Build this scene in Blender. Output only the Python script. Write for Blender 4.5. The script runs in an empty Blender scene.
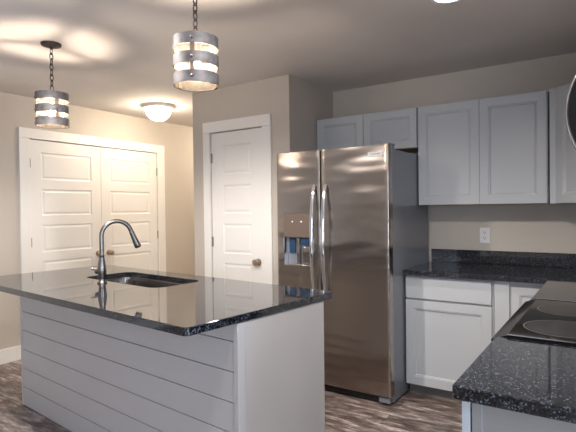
import bpy, bmesh, math, random
from mathutils import Vector, Matrix
random.seed(4)
S = bpy.context.scene
COL = S.collection

# ------------------------------------------------------------------ camera
cam_d = bpy.data.cameras.new('camera'); cam = bpy.data.objects.new('camera', cam_d); COL.objects.link(cam)
cam_d.sensor_width = 36; cam_d.lens = 486.731 * 36 / 576; cam_d.clip_start = .02
ya, pi_, ro = [math.radians(v) for v in (33.77, .802, -.706)]
fw = Vector((-math.sin(ya) * math.cos(pi_), math.cos(ya) * math.cos(pi_), -math.sin(pi_)))
rt = Vector((math.cos(ya), math.sin(ya), 0)); up = rt.cross(fw)
rt, up = rt * math.cos(ro) + up * math.sin(ro), -rt * math.sin(ro) + up * math.cos(ro)
M3 = Matrix((rt, up, -fw)).transposed()
cam.matrix_world = Matrix.Translation((0, 0, 1.357)) @ M3.to_4x4()
S.camera = cam

# ------------------------------------------------------------------ world, light, exposure
W = bpy.data.worlds.new('sky'); S.world = W; W.use_nodes = True
W.node_tree.nodes['Background'].inputs[0].default_value = (.62, .75, 1, 1)
W.node_tree.nodes['Background'].inputs[1].default_value = .6
S.view_settings.view_transform = 'Standard'; S.view_settings.look = 'None'
S.view_settings.gamma = 1; S.view_settings.use_curve_mapping = False
S.view_settings.exposure = 0.78
S.cycles.use_denoising = True
S.cycles.max_bounces = 10; S.cycles.diffuse_bounces = 5; S.cycles.sample_clamp_indirect = 4
CAN_W, CAN_C = 14, (1, .92, .84)
PEND_S, PEND_C = 680, (1, .81, .64)
FLUSH_S, FLUSH_C = 43, (1, .84, .64)

def area(name, loc, rot, sx, sy, power, color):
    l = bpy.data.lights.new(name, 'AREA'); l.shape = 'RECTANGLE'; l.size = sx; l.size_y = sy
    l.energy = power; l.color = color
    o = bpy.data.objects.new(name, l); o.location = loc; o.rotation_euler = rot; COL.objects.link(o); return o
R90 = math.pi / 2
area('daylight_right', (3.28, .42, 1.10), (0, R90, 0), 2.0, 1.25, 150, (.62, .78, 1))
area('daylight_rear', (1.15, -3.58, 1.35), (R90, 0, 0), 2.4, 1.5, 62, (.74, .85, 1))

# ------------------------------------------------------------------ materials
def mat(name, color=(.5, .5, .5), rough=.5, metal=0, emit=None, es=0, spec=.5):
    m = bpy.data.materials.new(name); m.use_nodes = True
    b = m.node_tree.nodes['Principled BSDF']
    b.inputs['Base Color'].default_value = (*color, 1); b.inputs['Roughness'].default_value = rough
    b.inputs['Metallic'].default_value = metal; b.inputs['Specular IOR Level'].default_value = spec
    if emit: b.inputs['Emission Color'].default_value = (*emit, 1); b.inputs['Emission Strength'].default_value = es
    return m
def nodes(m): return m.node_tree.nodes, m.node_tree.links, m.node_tree.nodes['Principled BSDF']
def coord(m, scale=(1, 1, 1), rot=(0, 0, 0), src='Object'):
    n, l, b = nodes(m); tc = n.new('ShaderNodeTexCoord'); mp = n.new('ShaderNodeMapping')
    mp.inputs['Scale'].default_value = scale; mp.inputs['Rotation'].default_value = rot
    l.new(tc.outputs[src], mp.inputs[0]); return mp.outputs[0]
def noise(m, vec, scale, detail=3, rough=.5):
    n, l, b = nodes(m); t = n.new('ShaderNodeTexNoise'); t.inputs['Scale'].default_value = scale
    t.inputs['Detail'].default_value = detail; t.inputs['Roughness'].default_value = rough; l.new(vec, t.inputs['Vector']); return t.outputs['Fac']
def ramp(m, fac, stops):
    n, l, b = nodes(m); r = n.new('ShaderNodeValToRGB'); l.new(fac, r.inputs[0]); e = r.color_ramp.elements
    while len(e) < len(stops): e.new(.5)
    for i, (p, c) in enumerate(stops): e[i].position = p; e[i].color = (*c, 1)
    return r.outputs[0]
def bump(m, fac, strength, dist=.002):
    n, l, b = nodes(m); bp = n.new('ShaderNodeBump'); bp.inputs['Strength'].default_value = strength
    bp.inputs['Distance'].default_value = dist; l.new(fac, bp.inputs['Height']); l.new(bp.outputs[0], b.inputs['Normal'])
def mixc(m, fac, a, b_, mode='MIX'):
    n, l, b = nodes(m); x = n.new('ShaderNodeMix'); x.data_type = 'RGBA'; x.blend_type = mode
    for s, v in ((0, fac), (6, a), (7, b_)):
        if hasattr(v, 'links') or hasattr(v, 'is_linked'): l.new(v, x.inputs[s])
        else: x.inputs[s].default_value = v if s == 0 else (*v, 1)
    return x.outputs[2]
def paint(name, color, rough, var=.04, bs=.15, sc=160):
    m = mat(name, color, rough); v = coord(m); n, l, b = nodes(m)
    c = ramp(m, noise(m, v, 2.5, 4), [(.3, tuple(x * (1 - var) for x in color)), (.7, tuple(min(1, x * (1 + var)) for x in color))])
    l.new(c, b.inputs['Base Color']); bump(m, noise(m, v, sc, 2), bs, .001); return m

M = {}
M['wall'] = paint('greige_wall_paint', (.53, .485, .435), .75, .03, .3, 220)
M['ceiling'] = paint('ceiling_paint', (.68, .645, .62), .85, .03, .5, 120)
M['trim'] = paint('white_trim_paint', (.84, .83, .81), .38, .01, .05)
M['door'] = paint('white_door_paint', (.84, .83, .81), .36, .01, .05)
M['cabinet'] = paint('grey_cabinet_paint', (.475, .50, .53), .34, .015, .05)
M['island'] = paint('island_board_paint', (.52, .51, .515), .42, .03, .15, 60)
M['endpanel'] = paint('darkened_grey_end_panel', (.27, .26, .25), .4, .015, .05)  # cabinet grey darkened in colour, as this end came out too brightly lit
M['toe'] = mat('toe_kick_dark', (.16, .15, .14), .6)
M['gap'] = mat('shadow_gap_black', (.01, .01, .01), .9)
M['rawwood'] = paint('raw_wood_underside', (.42, .27, .15), .6, .1)
M['plastic'] = mat('white_plastic', (.78, .78, .79), .35)
M['slot'] = mat('socket_slot', (.04, .04, .04), .6)
M['nickel'] = mat('satin_nickel', (.55, .50, .44), .28, 1)
M['knob'] = mat('antique_brass_knob', (.56, .46, .36), .3, 1)
M['hinge'] = mat('dark_nickel_hinge', (.26, .235, .21), .35, 1)
M['bronze'] = mat('aged_bronze', (.30, .21, .15), .4, 1)
M['blackmetal'] = mat('dark_iron', (.07, .055, .05), .5, .8)
M['chrome'] = mat('polished_chrome', (.82, .82, .84), .08, 1)
M['glassblack'] = mat('black_ceramic_glass', (.008, .008, .009), .06, spec=.22)
M['ring'] = mat('burner_ring_print', (.10, .097, .095), .3)
M['ringdim'] = mat('burner_field_print', (.022, .021, .021), .16)
M['blackplastic'] = mat('black_plastic', (.015, .015, .016), .35)
M['fridgeside'] = mat('fridge_side_grey', (.25, .265, .30), .35, .35)
M['bluereflect'] = mat('blue_window_reflection', (.02, .055, .12), .12)  # cool window reflections in the dispenser, put into the paddle colour
M['dot'] = mat('indicator_white', (.85, .83, .8), .4, emit=(1, .95, .85), es=.6)
M['dispenser'] = mat('dispenser_panel', (.26, .20, .165), .3, .6)
M['sinksteel'] = mat('sink_steel', (.38, .355, .33), .2, 1)
M['bulb'] = mat('warm_bulb', (1, .8, .5), .4, emit=PEND_C, es=PEND_S)
M['diffuser'] = mat('frosted_diffuser', (.95, .93, .88), .4, emit=FLUSH_C, es=FLUSH_S)
M['canled'] = mat('recessed_led', (1, 1, 1), .4, emit=(.86, .92, 1), es=9)
M['letter'] = mat('badge_letter', (.12, .11, .11), .4, .4)

# brushed stainless: fine horizontal brushing plus a faint waviness of the sheet
m = M['steel'] = mat('brushed_stainless', (.45, .40, .365), .2, 1); n, l, b = nodes(m)
v = coord(m, (1, 1, 90)); f = noise(m, v, 6, 3)
r = n.new('ShaderNodeMapRange'); r.inputs[3].default_value = .15; r.inputs[4].default_value = .25; l.new(f, r.inputs[0]); l.new(r.outputs[0], b.inputs['Roughness'])
v2 = coord(m, (.9, 1, 3.2)); bump(m, noise(m, v2, 2.4, 1), .8, .016)
m = M['brushednickel'] = mat('brushed_nickel_faucet', (.27, .245, .23), .27, 1)

# speckled dark granite, polished
m = M['granite'] = mat('speckled_granite', (.03, .03, .035), .045); n, l, b = nodes(m); b.inputs['IOR'].default_value = 1.72
v = coord(m)
base = ramp(m, noise(m, v, 120, 3, .7), [(.42, (.003, .0035, .005)), (.55, (.010, .011, .015)), (.70, (.08, .09, .115))])
vo = n.new('ShaderNodeTexVoronoi'); vo.inputs['Scale'].default_value = 300; l.new(v, vo.inputs['Vector'])
sep = n.new('ShaderNodeSeparateColor'); l.new(vo.outputs['Color'], sep.inputs[0])
fl = ramp(m, sep.outputs[0], [(.90, (0, 0, 0)), (.94, (1, 1, 1))])
bw = n.new('ShaderNodeRGBToBW'); l.new(fl, bw.inputs[0])
c = mixc(m, bw.outputs[0], base, (.13, .145, .175)); l.new(c, b.inputs['Base Color'])

# weathered vinyl planks running along x
m = M['floor'] = mat('weathered_plank_floor', (.2, .15, .12), .42); n, l, b = nodes(m)
v = coord(m)
br = n.new('ShaderNodeTexBrick'); br.offset = .37; br.inputs['Scale'].default_value = 1
br.inputs['Brick Width'].default_value = 1.22; br.inputs['Row Height'].default_value = .15; br.inputs['Mortar Size'].default_value = .0016
br.inputs['Color1'].default_value = (0, 0, 0, 1); br.inputs['Color2'].default_value = (1, 1, 1, 1); br.inputs['Mortar'].default_value = (.5, .5, .5, 1)
l.new(v, br.inputs['Vector'])
off = n.new('ShaderNodeVectorMath'); off.operation = 'MULTIPLY_ADD'; off.inputs[1].default_value = (7, 3, 5)
l.new(br.outputs['Color'], off.inputs[0]); l.new(v, off.inputs[2])
mp = n.new('ShaderNodeMapping'); mp.inputs['Scale'].default_value = (2.0, 8.5, 1); l.new(off.outputs[0], mp.inputs[0])
g = noise(m, mp.outputs[0], 2.4, 10, .74)
grain = ramp(m, g, [(.36, (.06, .048, .042)), (.46, (.16, .13, .12)), (.54, (.30, .255, .24)), (.66, (.75, .69, .68))])
tone = ramp(m, br.outputs['Color'], [(0, (.72, .66, .62)), (1, (1.1, 1.06, 1.04))])
c = mixc(m, 1.0, grain, tone, 'MULTIPLY'); c = mixc(m, br.outputs['Fac'], c, (.03, .022, .02)); l.new(c, b.inputs['Base Color'])
bump(m, g, .3, .002)

# galvanised drum metal and clear seeded glass
m = M['galv'] = mat('galvanised_drum_metal', (.21, .20, .205), .6, .25); n, l, b = nodes(m)
v = coord(m); l.new(ramp(m, noise(m, v, 30, 4), [(.35, (.065, .062, .066)), (.65, (.125, .12, .13))]), b.inputs['Base Color'])
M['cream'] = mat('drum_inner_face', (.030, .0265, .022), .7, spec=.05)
m = M['clear'] = bpy.data.materials.new('clear_seeded_glass'); m.use_nodes = True; n = m.node_tree.nodes; l = m.node_tree.links; n.clear()
o_ = n.new('ShaderNodeOutputMaterial'); mx = n.new('ShaderNodeMixShader'); t_ = n.new('ShaderNodeBsdfTransparent'); gl = n.new('ShaderNodeBsdfGlossy'); tr = n.new('ShaderNodeBsdfTranslucent'); mx2 = n.new('ShaderNodeMixShader')
tr.inputs[0].default_value = (.95, .88, .78, 1)
gl.inputs[1].default_value = .1; mx.inputs[0].default_value = .03; mx2.inputs[0].default_value = .004
l.new(t_.outputs[0], mx.inputs[1]); l.new(gl.outputs[0], mx.inputs[2]); l.new(mx.outputs[0], mx2.inputs[1]); l.new(tr.outputs[0], mx2.inputs[2]); l.new(mx2.outputs[0], o_.inputs[0])

# ------------------------------------------------------------------ mesh helpers
def BM(): return bmesh.new()
def box(bm, x0, x1, y0, y1, z0, z1, bev=0, seg=2):
    vs = [bm.verts.new((x, y, z)) for x in (x0, x1) for y in (y0, y1) for z in (z0, z1)]
    fs = [(0, 1, 3, 2), (4, 6, 7, 5), (0, 4, 5, 1), (2, 3, 7, 6), (0, 2, 6, 4), (1, 5, 7, 3)]
    F = [bm.faces.new([vs[i] for i in f]) for f in fs]
    if bev:
        E = list({e for f in F for e in f.edges})
        bmesh.ops.bevel(bm, geom=E, offset=bev, segments=seg, affect='EDGES', profile=.5)
    return bm
def lathe(bm, prof, c=(0, 0, 0), seg=32, axis='z', closed=False):
    rings = []
    for r, z in prof:
        ring = []
        for k in range(seg):
            a = 2 * math.pi * k / seg; p = (r * math.cos(a), r * math.sin(a), z)
            if axis == 'y': p = (p[0], z, p[1])
            if axis == 'x': p = (z, p[0], p[1])
            ring.append(bm.verts.new((p[0] + c[0], p[1] + c[1], p[2] + c[2])))
        rings.append(ring)
    n_ = len(rings)
    for i in range(n_ if closed else n_ - 1):
        A, B_ = rings[i], rings[(i + 1) % n_]
        for k in range(seg): bm.faces.new((A[k], A[(k + 1) % seg], B_[(k + 1) % seg], B_[k]))
    if not closed:
        for ring in (rings[0], rings[-1]):
            bm.faces.new(ring)
    bmesh.ops.recalc_face_normals(bm, faces=bm.faces)
    return bm
def tube(bm, pts, rad, seg=12, flat=None, closed=False):
    """sweep a circle (or ellipse, flat=(a,b)) along pts"""
    P = [Vector(p) for p in pts]; N = len(P); rings = []
    nrm = None
    for i, p in enumerate(P):
        a = P[(i - 1) % N] if (closed or i) else p; c = P[(i + 1) % N] if (closed or i < N - 1) else p
        t = (c - a).normalized()
        if nrm is None:
            ref = Vector((0, 0, 1)) if abs(t.z) < .9 else Vector((0, 1, 0)); nrm = t.cross(ref).normalized()
        nrm = (nrm - t * nrm.dot(t)).normalized(); bn = t.cross(nrm)
        rr = rad[i] if isinstance(rad, (list, tuple)) else rad
        ra, rb = (rr, rr) if not flat else (rr * flat[0], rr * flat[1])
        rings.append([bm.verts.new(p + nrm * math.cos(2 * math.pi * k / seg) * ra + bn * math.sin(2 * math.pi * k / seg) * rb) for k in range(seg)])
    for i in range(N if closed else N - 1):
        A, B_ = rings[i], rings[(i + 1) % N]
        for k in range(seg): bm.faces.new((A[k], A[(k + 1) % seg], B_[(k + 1) % seg], B_[k]))
    if not closed: bm.faces.new(rings[0]); bm.faces.new(rings[-1])
    bmesh.ops.recalc_face_normals(bm, faces=bm.faces)
    return bm
def link(name, bm, m, parent=None, smooth=False, loc=None):
    me = bpy.data.meshes.new(name); bmesh.ops.recalc_face_normals(bm, faces=bm.faces); bm.to_mesh(me); bm.free()
    me.materials.append(M[m] if isinstance(m, str) else m)
    if smooth:
        for p in me.polygons: p.use_smooth = True
        try: me.set_sharp_from_angle(angle=math.radians(35))
        except Exception: pass
    o = bpy.data.objects.new(name, me); COL.objects.link(o)
    if parent: o.parent = parent
    if loc: o.location = loc
    return o
def struct(name, bm, m, **k):
    o = link(name, bm, m, **k); o['kind'] = 'structure'; return o
def thing(name, label, cat, loc=(0, 0, 0), rz=0, group=None):
    o = bpy.data.objects.new(name, None); o.empty_display_size = .05; COL.objects.link(o); o.location = loc; o.rotation_euler = (0, 0, rz)
    o['label'] = label; o['category'] = cat
    if group: o['group'] = group
    return o
def panel_leaf(w, h, t, panels, prof):
    """a door leaf, front at y=0; panels = (x0,x1,z0,z1) rectangles pressed in with the ring profile"""
    bm = BM()
    xs = sorted({0, w} | {p[0] for p in panels} | {p[1] for p in panels}); zs = sorted({0, h} | {p[2] for p in panels} | {p[3] for p in panels})
    V = {}
    def vt(x, y, z):
        k = (round(x, 5), round(y, 5), round(z, 5))
        if k not in V: V[k] = bm.verts.new((x, y, z))
        return V[k]
    for i in range(len(xs) - 1):
        for j in range(len(zs) - 1):
            a, c, d, e = xs[i], xs[i + 1], zs[j], zs[j + 1]
            if any(abs(p[0] - a) < 1e-6 and abs(p[2] - d) < 1e-6 for p in panels):
                prev = [vt(a, 0, d), vt(c, 0, d), vt(c, 0, e), vt(a, 0, e)]
                for ins, dep in prof:
                    cur = [vt(a + ins, dep, d + ins), vt(c - ins, dep, d + ins), vt(c - ins, dep, e - ins), vt(a + ins, dep, e - ins)]
                    for k in range(4): bm.faces.new((prev[k], prev[(k + 1) % 4], cur[(k + 1) % 4], cur[k]))
                    prev = cur
                bm.faces.new(prev)
            else: bm.faces.new((vt(a, 0, d), vt(c, 0, d), vt(c, 0, e), vt(a, 0, e)))
    for j in range(len(zs) - 1):
        for x in (0, w): bm.faces.new((vt(x, 0, zs[j]), vt(x, 0, zs[j + 1]), vt(x, t, zs[j + 1]), vt(x, t, zs[j])))
    for i in range(len(xs) - 1):
        for z in (0, h): bm.faces.new((vt(xs[i], 0, z), vt(xs[i + 1], 0, z), vt(xs[i + 1], t, z), vt(xs[i], t, z)))
    for i in range(len(xs) - 1):
        for j in range(len(zs) - 1): bm.faces.new((vt(xs[i], t, zs[j]), vt(xs[i + 1], t, zs[j]), vt(xs[i + 1], t, zs[j + 1]), vt(xs[i], t, zs[j + 1])))
    bmesh.ops.recalc_face_normals(bm, faces=bm.faces)
    return bm
CABP = [(.003, .004), (.009, .0045), (.016, .013)]
DOORP = [(.003, .004), (.010, .007), (.020, .007), (.032, .0025)]
def cab_leaf(w, h, st=.058): return panel_leaf(w, h, .019, [(st, w - st, st, h - st)], CABP)
def rrect(x0, x1, y0, y1, r, seg=6):
    out = []
    for cx, cy, a0 in ((x1 - r, y1 - r, 0), (x0 + r, y1 - r, 90), (x0 + r, y0 + r, 180), (x1 - r, y0 + r, 270)):
        for k in range(seg + 1):
            a = math.radians(a0 + 90 * k / seg); out.append((cx + r * math.cos(a), cy + r * math.sin(a)))
    return out
def slab(poly, z0, z1, hole=None, ease=.004):
    """stone slab from an outline, with an optional cut-out, top and bottom arrises eased"""
    bm = BM()
    def rings(pts, sgn):
        n_ = len(pts); out = []
        # inward offset
        offp = []
        for i in range(n_):
            p, a, c = Vector(pts[i]), Vector(pts[i - 1]), Vector(pts[(i + 1) % n_])
            d1 = (p - a); d2 = (c - p); d1 = d1.normalized() if d1.length > 1e-7 else d2.normalized(); d2 = d2.normalized() if d2.length > 1e-7 else d1
            nn = Vector((-(d1.y + d2.y), d1.x + d2.x)); nn = nn.normalized()
            k = 1 / max(.5, nn.dot(Vector((-d1.y, d1.x))))
            offp.append(p + nn * ease * k * sgn)
        for P, z in ((offp, z1), (pts, z1 - ease), (pts, z0 + ease), (offp, z0)):
            out.append([bm.verts.new((p[0], p[1], z)) for p in P])
        for a, c in zip(out, out[1:]):
            for k in range(n_): bm.faces.new((a[k], a[(k + 1) % n_], c[(k + 1) % n_], c[k]))
        return out
    R = rings(poly, 1); H_ = rings(hole, -1) if hole else None
    for idx in (0, 3):
        if not hole: bm.faces.new(R[idx])
        else:
            E = [bm.edges.get((r_[k], r_[(k + 1) % len(r_)])) for r_ in (R[idx], H_[idx]) for k in range(len(r_))]
            bmesh.ops.triangle_fill(bm, use_beauty=True, use_dissolve=False, edges=E)
    bmesh.ops.recalc_face_normals(bm, faces=bm.faces)
    return bm
def cyl(bm, c, r, y0, y1, axis='y', seg=16): return lathe(bm, [(r, y0), (r, y1)], c, seg, axis)

# ------------------------------------------------------------------ the room
XL, YB, XR, XE, YR, YH, H = -4.56, 4.014, .31, 3.2, -3.5, 5.8, 2.44
PY, PX0, PX1 = 3.275, -3.239, -2.165
bm = BM(); box(bm, XL - .12, XE + .12, YR - .12, YH + .12, -.1, 0); struct('floor', bm, 'floor')
bm = BM(); box(bm, XL - .12, XE + .12, YR - .12, YH + .12, H, H + .1); struct('ceiling', bm, 'ceiling')
DA0, DA1, DH = 2.455, 3.995, 2.05          # double door opening on the left wall
bm = BM()
box(bm, XL - .12, XL, YR, DA0, 0, H); box(bm, XL - .12, XL, DA1, YH, 0, H); box(bm, XL - .12, XL, DA0, DA1, DH, H); box(bm, XL - .12, XL - .08, DA0, DA1, 0, DH)
struct('wall_left', bm, 'wall')
bm = BM(); box(bm, PX1 - .11, XR + .12, YB, YB + .12, 0, H); struct('wall_back', bm, 'wall')
PA0, PA1 = -3.018, -2.432
bm = BM()
box(bm, PX0, PA0, PY, PY + .11, 0, H); box(bm, PA1, PX1, PY, PY + .11, 0, H); box(bm, PA0, PA1, PY, PY + .11, DH, H); box(bm, PA0, PA1, PY + .07, PY + .11, 0, DH)
box(bm, PX1 - .11, PX1, PY + .11, YB, 0, H)
box(bm, PX0, PX0 + .11, PY + .11, YH, 0, H)
struct('wall_pantry', bm, 'wall')
bm = BM(); box(bm, XR, XR + .12, 1.15, YB, 0, H); struct('wall_right', bm, 'wall')
bm = BM(); box(bm, XL, PX0, YH, YH + .12, 0, H); struct('wall_hall', bm, 'wall')
bm = BM(); box(bm, XR + .12, XE, 4.0, 4.12, 0, H); struct('wall_living', bm, 'wall')
WY0, WY1, WZ0, WZ1 = -.22, 1.07, .05, 2.12
bm = BM(); box(bm, XE, XE + .12, YR, WY0, 0, H); box(bm, XE, XE + .12, WY1, 4.12, 0, H); box(bm, XE, XE + .12, WY0, WY1, 0, WZ0); box(bm, XE, XE + .12, WY0, WY1, WZ1, H)
struct('wall_east', bm, 'wall')
bm = BM()
for yy in (WY0, (WY0 + WY1) / 2 - .03, WY1 - .06): box(bm, XE + .01, XE + .06, yy, yy + .06, WZ0, WZ1)
for zz in (WZ0, 1.33, WZ1 - .06): box(bm, XE + .012, XE + .058, WY0, WY1, zz, zz + .06)
struct('window_1', bm, 'trim')
WZ0, WZ1 = .6, 2.1
RX0, RX1 = -.05, 2.35
bm = BM(); box(bm, XL, RX0, YR - .12, YR, 0, H); box(bm, RX1, XE + .12, YR - .12, YR, 0, H); box(bm, RX0, RX1, YR - .12, YR, 0, WZ0); box(bm, RX0, RX1, YR - .12, YR, WZ1, H)
struct('wall_rear', bm, 'wall')
bm = BM()
for xx in (RX0, .73, 1.51, RX1 - .06): box(bm, xx, xx + .06, YR - .06, YR - .01, WZ0, WZ1)
for zz in (WZ0, 1.33, WZ1 - .06): box(bm, RX0, RX1, YR - .058, YR - .012, zz, zz + .06)
struct('window_2', bm, 'trim')
# baseboards
for y0, y1, nm in ((YR, DA0 - .096, 'baseboard_left'), (DA1 + .1, YH, 'baseboard_hall')):
    bm = BM(); box(bm, XL, XL + .015, y0, y1, 0, .132, .004); struct(nm, bm, 'trim')
bm = BM(); box(bm, PX0 - .0, PA0 - .096, PY - .015, PY, 0, .132, .004); struct('baseboard_pantry', bm, 'trim')

# flat casings
def casing_y(name, y0, y1):
    bm = BM(); w = .095
    box(bm, XL, XL + .019, y0 - w, y0, 0, DH, .002); box(bm, XL, XL + .019, y1, y1 + w + .012, 0, DH, .002); box(bm, XL, XL + .021, y0 - w, y1 + w + .012, DH + .001, DH + w, .002)
    struct(name, bm, 'trim')
casing_y('trim_1', DA0, DA1)
bm = BM(); w = .08
box(bm, PA0 - w, PA0, PY - .019, PY, 0, DH, .002); box(bm, PA1, PA1 + w + .01, PY - .019, PY, 0, DH, .002); box(bm, PA0 - w, PA1 + w + .01, PY - .021, PY, DH + .001, DH + .095, .002)
struct('trim_2', bm, 'trim')

def hinge(parent, x, z):
    bm = BM(); cyl(bm, (x, -.004, z), .0065, -.045, .045, 'z', 10); box(bm, x - .004, x + .012, -.002, .0, z - .042, z + .042)
    h_ = link('hinge', bm, 'hinge', parent, True); return h_
def knob(parent, x, z, m='knob'):
    bm = BM(); lathe(bm, [(.031, 0), (.031, -.006), (.012, -.010), (.011, -.030), (.020, -.036), (.028, -.046), (.029, -.056), (.022, -.065), (.0, -.068)], (x, 0, z), 24, 'y')
    link('door_knob', bm, m, parent, True)
PZ = [(.265, .53), (.62, .885), (.972, 1.235), (1.325, 1.578), (1.670, 1.930)]
def room_door(name, w, loc, rz, hx, kx, st):
    bm = panel_leaf(w, 2.032, .035, [(st, w - st, a - .012, c - .012) for a, c in PZ], DOORP)
    d = struct(name, bm, 'door'); d.location = loc; d.rotation_euler = (0, 0, rz)
    for z in (.25, 1.06, 1.81): hinge(d, hx, z)
    knob(d, kx, .90)
    return d
# double doors on the left wall (front faces +x): local x runs along +y
room_door('door_1', .764, (XL + .002, DA0 + .003, .012), R90, -.001, .764 - .045, .112)
room_door('door_2', .764, (XL + .002, DA0 + .771, .012), R90, .765, .082, .112)
room_door('door_3', PA1 - PA0 - .006, (PA0 + .003, PY + .004, .012), 0, -.001, .518, .130)

# ------------------------------------------------------------------ island
isl_rz = -math.radians(5.62); IO = (-1.343 + .002, 1.302, 0)
isl = thing('kitchen_island', 'light grey island base with horizontal shiplap front and smooth end panel', 'island', IO, isl_rz)
L_, BF, BB = 2.175, .277, .905          # body length, front and back (island-local; x runs to the right, so the body is x<0)
bm = BM()
def rect4(x0, x1, y0, y1, z): return [bm.verts.new(p) for p in ((x0, y0, z), (x1, y0, z), (x1, y1, z), (x0, y1, z))]
rr = [rect4(-L_ + .02, -.035, BF + .02, BB, 0), rect4(-L_ + .02, -.035, BF + .02, BB, .877), rect4(-1.76, -.83, BF + .05, BB - .012, .877), rect4(-1.76, -.83, BF + .05, BB - .012, .60)]
for a, c in zip(rr, rr[1:]):
    for k in range(4): bm.faces.new((a[k], a[(k + 1) % 4], c[(k + 1) % 4], c[k]))
bm.faces.new(rr[0]); bm.faces.new(rr[3])
link('carcass', bm, 'island', isl)
bm = BM(); z = .0
GA = [.002, .131, .264, .397, .530, .663, .795, .877]
for a, c in zip(GA, GA[1:]): box(bm, -L_ + .022, -.030, BF + .003, BF + .019, a + .002, c - .0015, .0012, 1)
link('shiplap_boards', bm, 'island', isl)
bm = BM(); box(bm, -L_, -L_ + .02, BF, BF + .05, .0, .877, .002); link('corner_trim', bm, 'island', isl)
bm = BM(); box(bm, -.029, -.002, BF - .002, BF + .045, .0, .877, .002); link('corner_trim', bm, 'island', isl)
bm = BM(); box(bm, -.034, -.004, BF + .047, BB + .0, .0, .877, .001); link('end_panel', bm, 'island', isl)
# doors on the working side
for k in range(4):
    x0 = -L_ + .03 + k * .53
    if k in (0, 3):
        bm = cab_leaf(.52, .73); d = link('door', bm, 'island', isl); d.location = (x0 + .52, BB + .02, .11); d.rotation_euler = (0, 0, math.pi)
    else:
        bm = cab_leaf(.52, .73); d = link('door', bm, 'island', isl); d.location = (x0 + .52, BB + .02, .11); d.rotation_euler = (0, 0, math.pi)

ct = thing('island_countertop', 'long polished dark speckled granite slab on the island, with the sink cut-out', 'countertop', IO, isl_rz)
CT = .914
SX0, SX1, SY0, SY1 = -1.70, -.885, .492, .850
outer = rrect(-2.275, 0, 0, .998, .022, 5); hole = rrect(SX0, SX1, SY0, SY1, .07, 8)
link('slab', slab(outer, .879, CT, hole, .0025), 'granite', ct, True)
sink = thing('kitchen_sink', 'stainless steel undermount sink bowl set into the island granite', 'sink', IO, isl_rz)
bm = BM()
rs = []
for d, z in ((-.028, .8775), (.006, .8775), (.009, .86), (.016, .70), (.04, .675)):
    rs.append([bm.verts.new((x, y, z)) for x, y in rrect(SX0 + d, SX1 - d, SY0 + d, SY1 - d, max(.03, .07 - abs(d)), 8)])
for A, B_ in zip(rs, rs[1:]):
    for k in range(len(A)): bm.faces.new((A[k], A[(k + 1) % len(A)], B_[(k + 1) % len(A)], B_[k]))
bm.faces.new(rs[-1])
bl = link('bowl', bm, 'sinksteel', sink, True); md = bl.modifiers.new('thick', 'SOLIDIFY'); md.thickness = .0012; md.offset = 0
bm = BM(); lathe(bm, [(.0, .0), (.045, .0), (.045, .004), (.036, .006), (.03, .003), (.0, .003)], ((SX0 + SX1) / 2, (SY0 + SY1) / 2, .676), 24); link('drain', bm, 'chrome', sink, True)

# faucet, gooseneck pull-down
FB = (-1.335, .425)
Mi = Matrix.Translation(IO) @ Matrix.Rotation(isl_rz, 4, 'Z')
fp = Mi @ Vector((FB[0], FB[1], CT))
fau = thing('kitchen_faucet', 'brushed nickel gooseneck pull-down faucet standing at the sink', 'faucet', fp, isl_rz + math.radians(-18))
bm = BM(); lathe(bm, [(.0, 0), (.029, 0), (.029, .006), (.023, .012), (.020, .020), (.021, .03), (.0255, .06), (.027, .085), (.024, .115), (.018, .145), (.0155, .165), (.017, .168), (.017, .176), (.0145, .178), (.0, .178)], (0, 0, 0), 28)
link('body', bm, 'brushednickel', fau, True)
pts = [(0, 0, .175), (0, 0, .23), (0, 0, .29)]; R_ = .092
for k in range(1, 15):
    a = math.pi - k * math.radians(163) / 14; pts.append((0, R_ + R_ * math.cos(a), .29 + R_ * math.sin(a)))
bm = BM(); tube(bm, pts, .0138, 16); link('gooseneck', bm, 'brushednickel', fau, True)
e = Vector(pts[-1]); d = (e - Vector(pts[-2])).normalized()
bm = BM(); q = [e + d * s for s in (0, .004, .012, .05, .098, .110, .116)]
tube(bm, q, [.0135, .0155, .0155, .0175, .022, .0215, .017], 20); link('spray_head', bm, 'brushednickel', fau, True)
bm = BM(); lathe(bm, [(0, -.010), (.015, -.010), (.016, -.036), (.012, -.044), (0, -.046)], (0, 0, .072), 20, 'x'); tube(bm, [(-.034, 0, .076), (-.048, -.004, .088), (-.068, -.010, .092)], [.008, .0075, .006], 12)
lv = link('lever_handle', bm, 'brushednickel', fau, True); lv.rotation_euler = (0, 0, math.radians(48))

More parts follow.
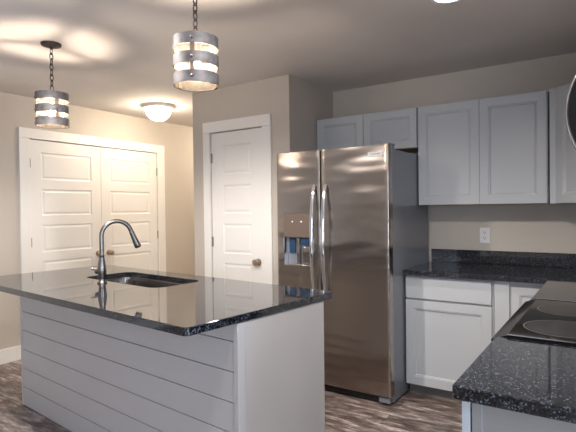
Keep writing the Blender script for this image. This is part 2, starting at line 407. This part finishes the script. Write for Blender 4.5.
# ------------------------------------------------------------------ refrigerator
FX0, FX1, FY = -2.158, -1.256, 3.10
fr = thing('refrigerator', 'stainless side-by-side refrigerator with bowed handles and a door dispenser', 'refrigerator', ((FX0 + FX1) / 2, FY, 0))
w = (FX1 - FX0) / 2; FT = 1.788
bm = BM(); box(bm, -w + .006, w - .004, .075, .845, .012, 1.765, .006); link('cabinet_body', bm, 'fridgeside', fr)
sp = -1.809 * 3.10 / 3.14 - (FX0 + FX1) / 2     # gap between the doors
def fdoor(x0, x1, cut=None):
    """door skin with gently crowned front and rounded vertical edges, optional dispenser opening"""
    bm = BM(); n_ = 14
    def yy(x):
        t = (x - x0) / (x1 - x0); e_ = min(t, 1 - t) * (x1 - x0)
        return .004 + (.006 * (1 - min(1, e_ / .006)) ** 2) - .004 * math.sin(math.pi * t)
    xs = sorted(set([x0 + (x1 - x0) * k / n_ for k in range(n_ + 1)] + [x0 + .0015, x0 + .003, x0 + .006, x1 - .0015, x1 - .003, x1 - .006] + ([cut[0], cut[1]] if cut else [])))
    zs = [.068, FT] if not cut else [.068, cut[2], cut[3], FT]
    V = {}
    def vt(x, y, z):
        k = (round(x, 5), round(y, 5), round(z, 5))
        if k not in V: V[k] = bm.verts.new((x, y, z))
        return V[k]
    for i in range(len(xs) - 1):
        a, c = xs[i], xs[i + 1]
        for j in range(len(zs) - 1):
            if cut and j == 1 and a >= cut[0] - 1e-6 and c <= cut[1] + 1e-6: continue
            bm.faces.new((vt(a, yy(a), zs[j]), vt(c, yy(c), zs[j]), vt(c, yy(c), zs[j + 1]), vt(a, yy(a), zs[j + 1])))
        for z in (zs[0], zs[-1]): bm.faces.new((vt(a, yy(a), z), vt(c, yy(c), z), vt(c, .068, z), vt(a, .068, z)))
        bm.faces.new((vt(a, .068, zs[0]), vt(c, .068, zs[0]), vt(c, .068, zs[-1]), vt(a, .068, zs[-1])))
    for x in (x0, x1):
        zz = zs
        bm.faces.new([vt(x, yy(x), q) for q in zz] + [vt(x, .068, q) for q in (zz[-1], zz[0])])
    if cut:      # walls of the recess
        c0, c1, z0, z1 = cut; D = .058
        ring = [(c0, z0), (c1, z0), (c1, z1), (c0, z1)]
        cols = [x for x in xs if c0 - 1e-6 <= x <= c1 + 1e-6]
        for z in (z0, z1):
            for a, c in zip(cols, cols[1:]): bm.faces.new((vt(a, yy(a), z), vt(c, yy(c), z), vt(c, D, z), vt(a, D, z)))
        for x in (c0, c1): bm.faces.new((vt(x, yy(x), z0), vt(x, yy(x), z1), vt(x, D, z1), vt(x, D, z0)))
        bm.faces.new([vt(a, D, z0) for a in cols] + [vt(a, D, z1) for a in reversed(cols)])
    return bm
gx = sp
def fx(X): return X * 3.10 / 3.14 - (FX0 + FX1) / 2
dz0, dz1, dx0, dx1 = .925, 1.325, fx(-2.142), fx(-1.872)
freezer = link('freezer_door', fdoor(-w - .020, gx - .005, (dx0, dx1, dz0, dz1)), 'steel', fr, True)
frd = link('refrigerator_door', fdoor(gx + .005, w), 'steel', fr, True)
# dispenser: control panel above, dark recess with paddles below
bm = BM(); box(bm, dx0 + .002, dx1 - .002, -.006, .056, 1.142, dz1 - .002, .003); dp = link('dispenser_panel', bm, 'dispenser', freezer)
for x in (dx0 + .085, dx0 + .165):
    bm = BM(); cyl(bm, (x, 0, 1.262), .0055, -.0085, -.004, 'y', 12); link('indicator_light', bm, 'dot', dp)
bm = BM()
box(bm, dx0 + .001, dx0 + .009, -.004, .056, dz0 + .002, 1.141); box(bm, dx1 - .009, dx1 - .001, -.004, .056, dz0 + .002, 1.141); box(bm, dx0 + .01, dx1 - .01, -.012, .056, dz0 + .002, dz0 + .014, .002)
link('recess_frame', bm, 'chrome', freezer)
bm = BM(); box(bm, dx0 + .01, dx1 - .01, .05, .056, dz0 + .015, 1.141); link('recess_lining', bm, 'fridgeside', freezer)
bm = BM(); box(bm, dx0 + .112, dx0 + .136, .008, .049, dz0 + .016, 1.139, .003); link('recess_divider', bm, 'steel', freezer)
bm = BM(); box(bm, dx0 + .030, dx0 + .085, .03, .045, 1.02, 1.138, .004); link('water_paddle', bm, 'bluereflect', freezer)
bm = BM(); box(bm, dx0 + .145, dx1 - .05, .012, .033, 1.085, 1.138, .004); link('ice_paddle', bm, 'bluereflect', freezer)
bm = BM(); box(bm, dx0 + .150, dx1 - .02, .034, .049, dz0 + .02, 1.07, .004); link('ice_chute_cover', bm, 'steel', freezer)
# bowed handles
for hx, par in ((gx - .047, freezer), (gx + .047, frd)):
    pts = []
    for k in range(25):
        t = k / 24; z = .70 + t * .83; y = -.052 * math.sin(math.pi * t) ** .55 - .006; pts.append((hx, y, z))
    pts = [(hx, .003, .70)] + pts + [(hx, .003, 1.53)]
    bm = BM(); tube(bm, pts, .0125, 16, flat=(1.15, .75)); link('door_handle', bm, 'chrome', par, True)
# badge
bm = BM(); box(bm, w - .148, w - .040, -.0045, .002, 1.712, 1.740, .001); bd = link('badge', bm, M['plastic'], frd)
cu = bpy.data.curves.new('badge_text', 'FONT'); cu.body = 'FRIGIDAIRE'; cu.size = .0165; cu.align_x = 'CENTER'; cu.align_y = 'CENTER'; cu.extrude = .0003
tmp = bpy.data.objects.new('badge_lettering', cu); COL.objects.link(tmp); bpy.context.view_layer.update(); me = bpy.data.meshes.new_from_object(tmp.evaluated_get(bpy.context.evaluated_depsgraph_get())); bpy.data.objects.remove(tmp)
to = bpy.data.objects.new('badge_lettering', me); COL.objects.link(to); me.materials.clear(); me.materials.append(M['letter']); to.parent = bd; to.location = (w - .094, -.0052, 1.726); to.rotation_euler = (R90, 0, 0)
# hinge caps, kick grille, feet
for x in (-w + .05, w - .045):
    bm = BM(); box(bm, x - .035, x + .035, .03, .15, 1.789, 1.803, .005); box(bm, x - .03, x + .03, .076, .145, 1.762, 1.79); link('hinge_cap', bm, 'fridgeside', fr)
bm = BM(); box(bm, -w + .02, w - .10, .035, .07, .018, .060, .003)
for k in range(3): box(bm, -w + .03, w - .11, .030, .036, .024 + k * .012, .029 + k * .012)
link('kick_grille', bm, 'blackplastic', fr)
bm = BM(); box(bm, w - .095, w - .012, .02, .07, .016, .056, .006); link('grille_end_cap', bm, 'fridgeside', fr)
for x in (-w + .06, w - .05):
    for y in (.10, .78):
        bm = BM(); cyl(bm, (x, y, 0), .02, 0, .013, 'z'); link('levelling_foot', bm, 'blackplastic', fr)

# ------------------------------------------------------------------ wall cabinets
UY, UZ0, UZ1 = 3.69, 1.374, 2.133
def wall_cab(name, label, x0, x1, z0, z1, doors, group=None):
    t = thing(name, label, 'cabinet', (x0, UY, z0)); W_, D_, H_ = x1 - x0, YB - .002 - UY, z1 - z0
    bm = BM(); box(bm, 0, W_, .021, D_, .004, H_); link('cabinet_box', bm, 'cabinet', t)
    bm = BM(); box(bm, .004, W_ - .004, .03, D_ - .004, 0, .0035); link('bottom_board', bm, 'rawwood', t)
    for a, c in doors:
        bm = cab_leaf(c - a, H_ - .006); d = link('door', bm, 'cabinet', t); d.location = (a - x0 if False else a, 0, .003)
    return t
wall_cab('bridge_cabinet', 'short grey two-door wall cabinet above the refrigerator', PX1 + .004, -1.262, 1.822, UZ1, [(.010, .447), (.451, .897)])
wall_cab('wall_cabinet', 'tall grey two-door wall cabinet right of the refrigerator, over the outlet', -1.252, -.366, UZ0, UZ1, [(.002, .448), (.451, .880)])
# diagonal corner cabinet
t = thing('corner_wall_cabinet', 'grey diagonal corner wall cabinet at the right edge', 'cabinet', (0, 0, UZ0))
A_, B_ = (-.318, UY), (-.012, UY - .306)
bm = BM(); pl = [(-.354, UY + .004), (A_[0], UY + .004), (B_[0], B_[1] + .004), (XR - .002, B_[1] + .004), (XR - .002, YB - .002), (-.354, YB - .002)]
lo = [bm.verts.new((x, y, 0)) for x, y in pl]; hi = [bm.verts.new((x, y, UZ1 - UZ0 + .008)) for x, y in pl]
bm.faces.new(lo); bm.faces.new(hi)
for k in range(6): bm.faces.new((lo[k], lo[(k + 1) % 6], hi[(k + 1) % 6], hi[k]))
link('cabinet_box', bm, 'cabinet', t)
dl = math.hypot(B_[0] - A_[0], B_[1] - A_[1]); bm = cab_leaf(dl - .045, UZ1 - UZ0 - .008, .055)
d = link('door', bm, 'cabinet', t); d.rotation_euler = (0, 0, -math.pi / 4)
nx, ny = -.7071, -.7071
d.location = (A_[0] + .7071 * .024 + nx * .017, A_[1] - .7071 * .024 + .004 + ny * .017, .003)
# microwave over the range, cabinet above it
RY0, RY1 = 1.770, 2.552
mw = thing('over_range_microwave', 'black microwave with a bowed chrome handle mounted above the range', 'microwave', (XR - .003, (RY0 + RY1) / 2, 1.44))
bm = BM(); box(bm, -.37, 0, -.378, .378, 0, .43, .004); link('housing', bm, 'blackplastic', mw)
bm = BM(); box(bm, -.385, -.3715, -.22, .376, .012, .418, .003); link('door', bm, 'glassblack', mw)
bm = BM(); box(bm, -.383, -.3715, -.376, -.225, .012, .418, .003); link('control_panel', bm, 'blackplastic', mw)
yh = 1.85 - (RY0 + RY1) / 2; zc_ = 1.661 - 1.44
arc = [(-.4325 + 2.05 * (dz * .01) ** 2, yh, zc_ + dz * .01) for dz in range(-15, 16)]
bm = BM()
for sgn in (-1, 1):
    vs = [bm.verts.new((x + .003, yh + sgn * .011, z)) for x, y, z in arc] + [bm.verts.new((-.3855, yh + sgn * .011, z)) for z in (zc_ + .15, zc_ - .15)]
    bm.faces.new(vs)
    if sgn == -1: v0 = vs
for k in range(len(v0)): bm.faces.new((v0[k], v0[(k + 1) % len(v0)], vs[(k + 1) % len(v0)], vs[k]))
hb = link('door_handle', bm, mat('handle_matt_black', (.004, .004, .004), .6, spec=.15), mw)
bm = BM(); tube(bm, arc, .009, 12, flat=(1.5, .8)); link('handle_trim', bm, 'chrome', hb, True)
t = thing('microwave_cabinet', 'grey wall cabinet above the microwave', 'cabinet', (XR - .326, RY1 + .004, 1.875))
bm = BM(); box(bm, .021, .323, -(RY1 - RY0) - .004, 0, 0, UZ1 - 1.875); link('cabinet_box', bm, 'cabinet', t)
for k in range(2):
    bm = cab_leaf(.388, UZ1 - 1.875 - .006, .05); d = link('door', bm, 'cabinet', t); d.rotation_euler = (0, 0, -R90); d.location = (0, -.002 - k * .392, .003)
t = thing('side_wall_cabinet', 'grey wall cabinet between the diagonal corner cabinet and the microwave', 'cabinet', (XR - .326, B_[1] + .001, UZ0))
Lc = B_[1] - RY1 - .008
bm = BM(); box(bm, .023, .323, -Lc, 0, 0, UZ1 - UZ0); link('cabinet_box', bm, 'cabinet', t)
for k in range(2):
    bm = cab_leaf(Lc / 2 - .004, UZ1 - UZ0 - .006); d = link('door', bm, 'cabinet', t); d.rotation_euler = (0, 0, -R90); d.location = (0, -.002 - k * Lc / 2, .003)

# ------------------------------------------------------------------ base cabinets
BY = 3.381
CX = -.305                                   # face of the right-hand run
t = thing('base_cabinet', 'grey base cabinet with one drawer over one door, beside the refrigerator', 'cabinet', (-1.248, BY, 0))
bm = BM(); box(bm, 0, .594, .021, YB - BY - .002, .09, .877); link('cabinet_box', bm, 'cabinet', t)
bm = BM(); box(bm, 0.0, .594, .075, .09, 0, .0895); link('toe_kick', bm, 'toe', t)
bm = BM(); box(bm, .001, .582, 0, .019, .711, .866, .002); link('drawer_front', bm, 'cabinet', t)
bm = cab_leaf(.581, .606); d = link('door', bm, 'cabinet', t); d.location = (.001, 0, .092)
t = thing('corner_base_cabinet', 'grey corner base cabinet half hidden behind the range', 'cabinet', (-.652, BY, 0))
bm = BM(); box(bm, 0, XR + .652 - .002, .021, YB - BY - .002, .09, .877); box(bm, .35, XR + .652 - .002, -(BY - RY1 - .006), .0205, .09, .877); link('cabinet_box', bm, 'cabinet', t)
bm = BM(); box(bm, 0, .34, .075, .09, 0, .0895); link('toe_kick', bm, 'toe', t)
bm = BM(); box(bm, .004, .094, .002, .0205, .092, .877, .001); link('filler_strip', bm, 'cabinet', t)
bm = cab_leaf(.235, .745, .045); d = link('door', bm, 'cabinet', t); d.location = (.106, 0, .096)
bm = cab_leaf(.40, .745, .045); d = link('door', bm, 'cabinet', t); d.rotation_euler = (0, 0, -R90); d.location = (.330, -.020, .096)
# near end cabinet
NY0 = 1.262
t = thing('end_base_cabinet', 'grey base cabinet under the near end of the right counter', 'cabinet', (CX, NY0, 0))
bm = BM(); box(bm, .005, XR - CX - .002, .02, RY0 - NY0 - .004, .0, .877); link('cabinet_box', bm, 'cabinet', t)
bm = BM(); box(bm, -.016, .004, .0, .019, .0, .877, .001); link('face_edge', bm, 'cabinet', t)
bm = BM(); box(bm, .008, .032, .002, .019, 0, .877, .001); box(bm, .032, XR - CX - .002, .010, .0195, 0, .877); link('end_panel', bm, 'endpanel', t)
bm = cab_leaf(.46, .62); d = link('door', bm, 'cabinet', t); d.rotation_euler = (0, 0, -R90); d.location = (-.016, .50 - .02, .10)
bm = BM(); box(bm, -.016, .003, .021, .48, .725, .866, .002); link('drawer_front', bm, 'cabinet', t)

# ------------------------------------------------------------------ counters at the walls
CY, CEX = 3.340, -.330
t = thing('corner_countertop', 'dark speckled granite worktop along the back wall, turning the corner behind the range', 'countertop', (0, 0, 0))
outer = [(-1.250, CY), (CEX, CY), (CEX, RY1 + .003), (XR - .002, RY1 + .003), (XR - .002, YB - .002), (-1.250, YB - .002)]
link('slab', slab(outer, .879, CT, None, .0025), 'granite', t, True)
t = thing('granite_backsplash', 'low dark granite backsplash strip standing on the back worktop', 'backsplash', (0, 0, 0))
bm = BM(); box(bm, -1.250, XR - .024, YB - .022, YB - .002, CT + .001, CT + .102, .0015, 1); link('back_strip', bm, 'granite', t)
bm = BM(); box(bm, XR - .022, XR - .002, RY1 + .003, YB - .002, CT + .001, CT + .102, .0015, 1); link('side_strip', bm, 'granite', t)
t = thing('near_countertop', 'dark speckled granite worktop piece in front of the range, at the lower right corner', 'countertop', (0, 0, 0))
NY = 1.225
outer = rrect(CEX - .006, XR - .002, NY, RY0 - .003, .008, 3)
link('slab', slab(outer, .877 + .002, CT, None, .0025), 'granite', t, True)

# ------------------------------------------------------------------ range
rg = thing('electric_range', 'black glass-top electric range set between the granite counters', 'range', (CX, (RY0 + RY1) / 2, 0))
hw = (RY1 - RY0) / 2 - .003
bm = BM(); box(bm, -.008, XR - CX - .004, -hw + .003, hw - .003, .02, .895); link('oven_body', bm, 'blackplastic', rg)
bm = BM()     # cooktop glass with a sloping front edge
prof = [(-.046, .892), (-.046, .902), (.004, .921), (XR - CX - .06, .921), (XR - CX - .06, .896), (-.02, .896)]
l0 = [bm.verts.new((x, -hw, z)) for x, z in prof]; l1 = [bm.verts.new((x, hw, z)) for x, z in prof]
bm.faces.new(l0); bm.faces.new(l1)
for k in range(6): bm.faces.new((l0[k], l0[(k + 1) % 6], l1[(k + 1) % 6], l1[k]))
top = link('cooktop_glass', bm, 'glassblack', rg)
for s in (-1, 1):
    bm = BM(); box(bm, .004, XR - CX - .06, s * (hw - .0035) - .0035, s * (hw - .0035) + .0035, .9215, .9245, .001, 1); link('side_trim', bm, 'chrome', rg)
def burner(x, y, r):
    bm = BM(); lathe(bm, [(r - .0022, .9212), (r - .0022, .9216), (r + .0022, .9216), (r + .0022, .9212)], (x, y, 0), 64, closed=True); b_ = link('burner_ring', bm, 'ring', top)
    bm = BM(); lathe(bm, [(0, .92115), (r - .006, .92115), (r - .006, .9214), (0, .9214)], (x, y, 0), 64); link('burner_field', bm, 'ringdim', b_)
yc = (RY0 + RY1) / 2
burner(.160, 1.972 - yc, .130); burner(.150, 2.325 - yc, .115); burner(.43, 1.965 - yc, .085); burner(.43, 2.34 - yc, .10)
bm = BM(); box(bm, XR - CX - .058, XR - CX - .004, -hw, hw, .896, 1.05, .004); link('back_guard', bm, 'blackplastic', rg)
bm = BM(); box(bm, -.040, -.009, -hw + .01, hw - .01, .22, .84, .004); dd = link('oven_door', bm, 'glassblack', rg)
bm = BM(); tube(bm, [(-.04, -hw + .05, .80), (-.075, -hw + .05, .80), (-.075, hw - .05, .80), (-.04, hw - .05, .80)], .01, 12); link('oven_handle', bm, 'chrome', dd, True)
bm = BM(); box(bm, -.040, -.009, -hw + .01, hw - .01, .04, .21, .004); link('drawer_front', bm, 'blackplastic', rg)

# ------------------------------------------------------------------ outlet
t = thing('wall_outlet', 'white duplex outlet plate on the back wall above the granite strip', 'outlet', (-.835, YB - .001, 1.135))
bm = BM(); box(bm, -.037, .037, -.006, 0, -.06, .06, .002); pt = link('cover_plate', bm, 'plastic', t)
for z in (-.021, .021):
    bm = BM(); box(bm, -.017, .017, -.0085, -.006, z - .015, z + .015, .002); s_ = link('socket', bm, 'plastic', t)
    bm = BM(); box(bm, -.008, -.005, -.0092, -.0084, z - .003, z + .008); box(bm, .005, .008, -.0092, -.0084, z - .003, z + .007); cyl(bm, (0, 0, z - .009), .003, -.0092, -.0084, 'y', 10); link('slots', bm, 'slot', s_)

# ------------------------------------------------------------------ lights
def pendant(px, py, z0, PA, label):
    """drum of three galvanised bands on three straps, glass between, hung on a chain; z0 = bottom of the drum"""
    t = thing('pendant_light', label, 'pendant light', (px, py, z0), 0, 'drum pendants over the island')
    R = .100; HT = .211; top_ = H - z0
    for k in range(3):
        a = k * .081; bm = BM()
        lathe(bm, [(R, a), (R, a + .049), (R - .0025, a + .049), (R - .0025, a)], seg=56, closed=True); bd_ = link('band', bm, 'galv', t, True)
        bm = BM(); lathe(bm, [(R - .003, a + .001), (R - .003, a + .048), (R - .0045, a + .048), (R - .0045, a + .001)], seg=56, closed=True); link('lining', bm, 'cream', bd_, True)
        for j in range(3):
            an = math.radians(PA + 120 * j); c, s = math.cos(an), math.sin(an)
            bm = BM(); tube(bm, [((R - .001) * c, (R - .001) * s, a + .0245), ((R + .004) * c, (R + .004) * s, a + .0245), ((R + .007) * c, (R + .007) * s, a + .0245)], [.0065, .0065, .003], 10); link('rivet', bm, 'bronze', bd_, True)
    bm = BM(); lathe(bm, [(R - .008, .012), (R - .008, HT - .012), (R - .0095, HT - .012), (R - .0095, .012)], seg=56, closed=True); link('glass_liner', bm, 'clear', t, True)
    for j in range(3):
        an = math.radians(PA + 120 * j); rot = Matrix.Rotation(an, 4, 'Z')
        bm = BM(); box(bm, R - .0075, R - .0048, -.010, .010, .004, HT - .004); bmesh.ops.transform(bm, matrix=rot, verts=bm.verts); link('strap', bm, 'bronze', t)
        bm = BM(); box(bm, .012, R - .005, -.0075, .0075, HT - .008, HT - .004); bmesh.ops.transform(bm, matrix=rot, verts=bm.verts); link('spider_arm', bm, 'blackmetal', t)
    bm = BM(); lathe(bm, [(0, HT + .02), (.006, HT + .02), (.009, HT + .008), (.016, HT), (.018, HT - .012), (.018, HT - .050), (.014, HT - .056), (0, HT - .056)], seg=20); link('socket', bm, 'bronze', t, True)
    bm = BM(); lathe(bm, [(.001, 0), (.008, -.004), (.0095, -.015), (.016, -.032), (.019, -.048), (.016, -.062), (.008, -.071), (.001, -.073)], (0, 0, HT - .0565), 20); link('bulb', bm, 'bulb', t, True)
    # chain
    bm = BM(); zt = top_ - .03; zc = HT + .016; n_ = int(round((zt - zc) / .034)); st = (zt - zc) / n_
    for k in range(n_):
        ring = []
        for q in range(12):
            a = 2 * math.pi * q / 12; u = .0105 * math.cos(a); vz = (st * .5 + .0055) * math.sin(a)
            ring.append((u if k % 2 else 0, 0 if k % 2 else u, zc + st * (k + .5) + vz))
        tube(bm, ring, .0031, 6, closed=True)
    link('chain', bm, 'blackmetal', t, True)
    bm = BM(); lathe(bm, [(0, top_ - .034), (.008, top_ - .034), (.01, top_ - .026), (.03, top_ - .022), (.058, top_ - .014), (.062, top_ - .006), (.062, top_ - .0005), (0, top_ - .0005)], seg=36); link('canopy', bm, 'blackmetal', t, True)
pendant(-3.006, 1.777, 1.909, -14, 'galvanised drum pendant hanging farther away, in front of the white double doors')
pendant(-1.544, 1.587, 1.909, -55, 'galvanised drum pendant nearest the camera, hanging left of the pantry door')

t = thing('flush_ceiling_light', 'white frosted bowl ceiling light glowing beside the double doors', 'ceiling light', (-3.90, 3.45, H))
bm = BM(); lathe(bm, [(0, -.0005), (.164, -.0005), (.166, -.012), (.158, -.034), (.140, -.040), (0, -.040)], seg=48); link('pan', bm, 'trim', t, True)
bm = BM(); lathe(bm, [(.132, -.0405), (.130, -.055), (.114, -.095), (.088, -.125), (.055, -.146), (.02, -.152), (.001, -.153)], seg=48); link('glass_bowl', bm, 'diffuser', t, True)
bm = BM(); lathe(bm, [(0, -.1535), (.009, -.1535), (.009, -.160), (.004, -.168), (0, -.169)], seg=16); link('finial', bm, 'nickel', t, True)

def can(x, y, label, power=1, cone=150):
    t = thing('recessed_light', label, 'ceiling light', (x, y, H), 0, 'recessed ceiling lights')
    bm = BM(); lathe(bm, [(.070, -.0005), (.070, -.004), (.092, -.004), (.094, -.0005)], seg=40, closed=True); link('trim_ring', bm, 'trim', t, True)
    bm = BM(); lathe(bm, [(0, -.0005), (.069, -.0005), (.069, -.0025), (0, -.0025)], seg=40); link('lens', bm, 'canled', t)
    l_ = bpy.data.lights.new('recessed_lamp', 'SPOT'); l_.energy = CAN_W * 4 * power; l_.color = CAN_C; l_.spot_size = math.radians(cone); l_.spot_blend = .4; l_.shadow_soft_size = .05
    o = bpy.data.objects.new('recessed_lamp', l_); o.parent = t; o.location = (0, 0, -.03); COL.objects.link(o)
def added_hall_light(x, y, label):
    t = thing('flush_ceiling_light', label, 'ceiling light', (x, y, H))
    bm = BM(); lathe(bm, [(0, -.0005), (.164, -.0005), (.166, -.012), (.158, -.034), (.140, -.040), (0, -.040)], seg=48); link('pan', bm, 'trim', t, True)
    bm = BM(); lathe(bm, [(.132, -.0405), (.130, -.055), (.114, -.095), (.088, -.125), (.055, -.146), (.02, -.152), (.001, -.153)], seg=48); link('glass_bowl', bm, 'diffuser', t, True)
added_hall_light(-3.90, 5.05, 'added unseen bowl ceiling light deeper in the hall, brightening the hall wall')  # extra lamp hidden behind the pantry, added to brighten the hall
can(-.70, 2.553, 'round recessed ceiling light in front of the wall cabinets', .5, 84)
can(-.73, 1.28, 'round recessed ceiling light above the near counter', 1.0, 165)
can(-2.25, 1.14, 'added unseen recessed ceiling light in front of the island, brightening the pantry door', 1.8, 160)  # extra lamp out of view, added to light the pantry door
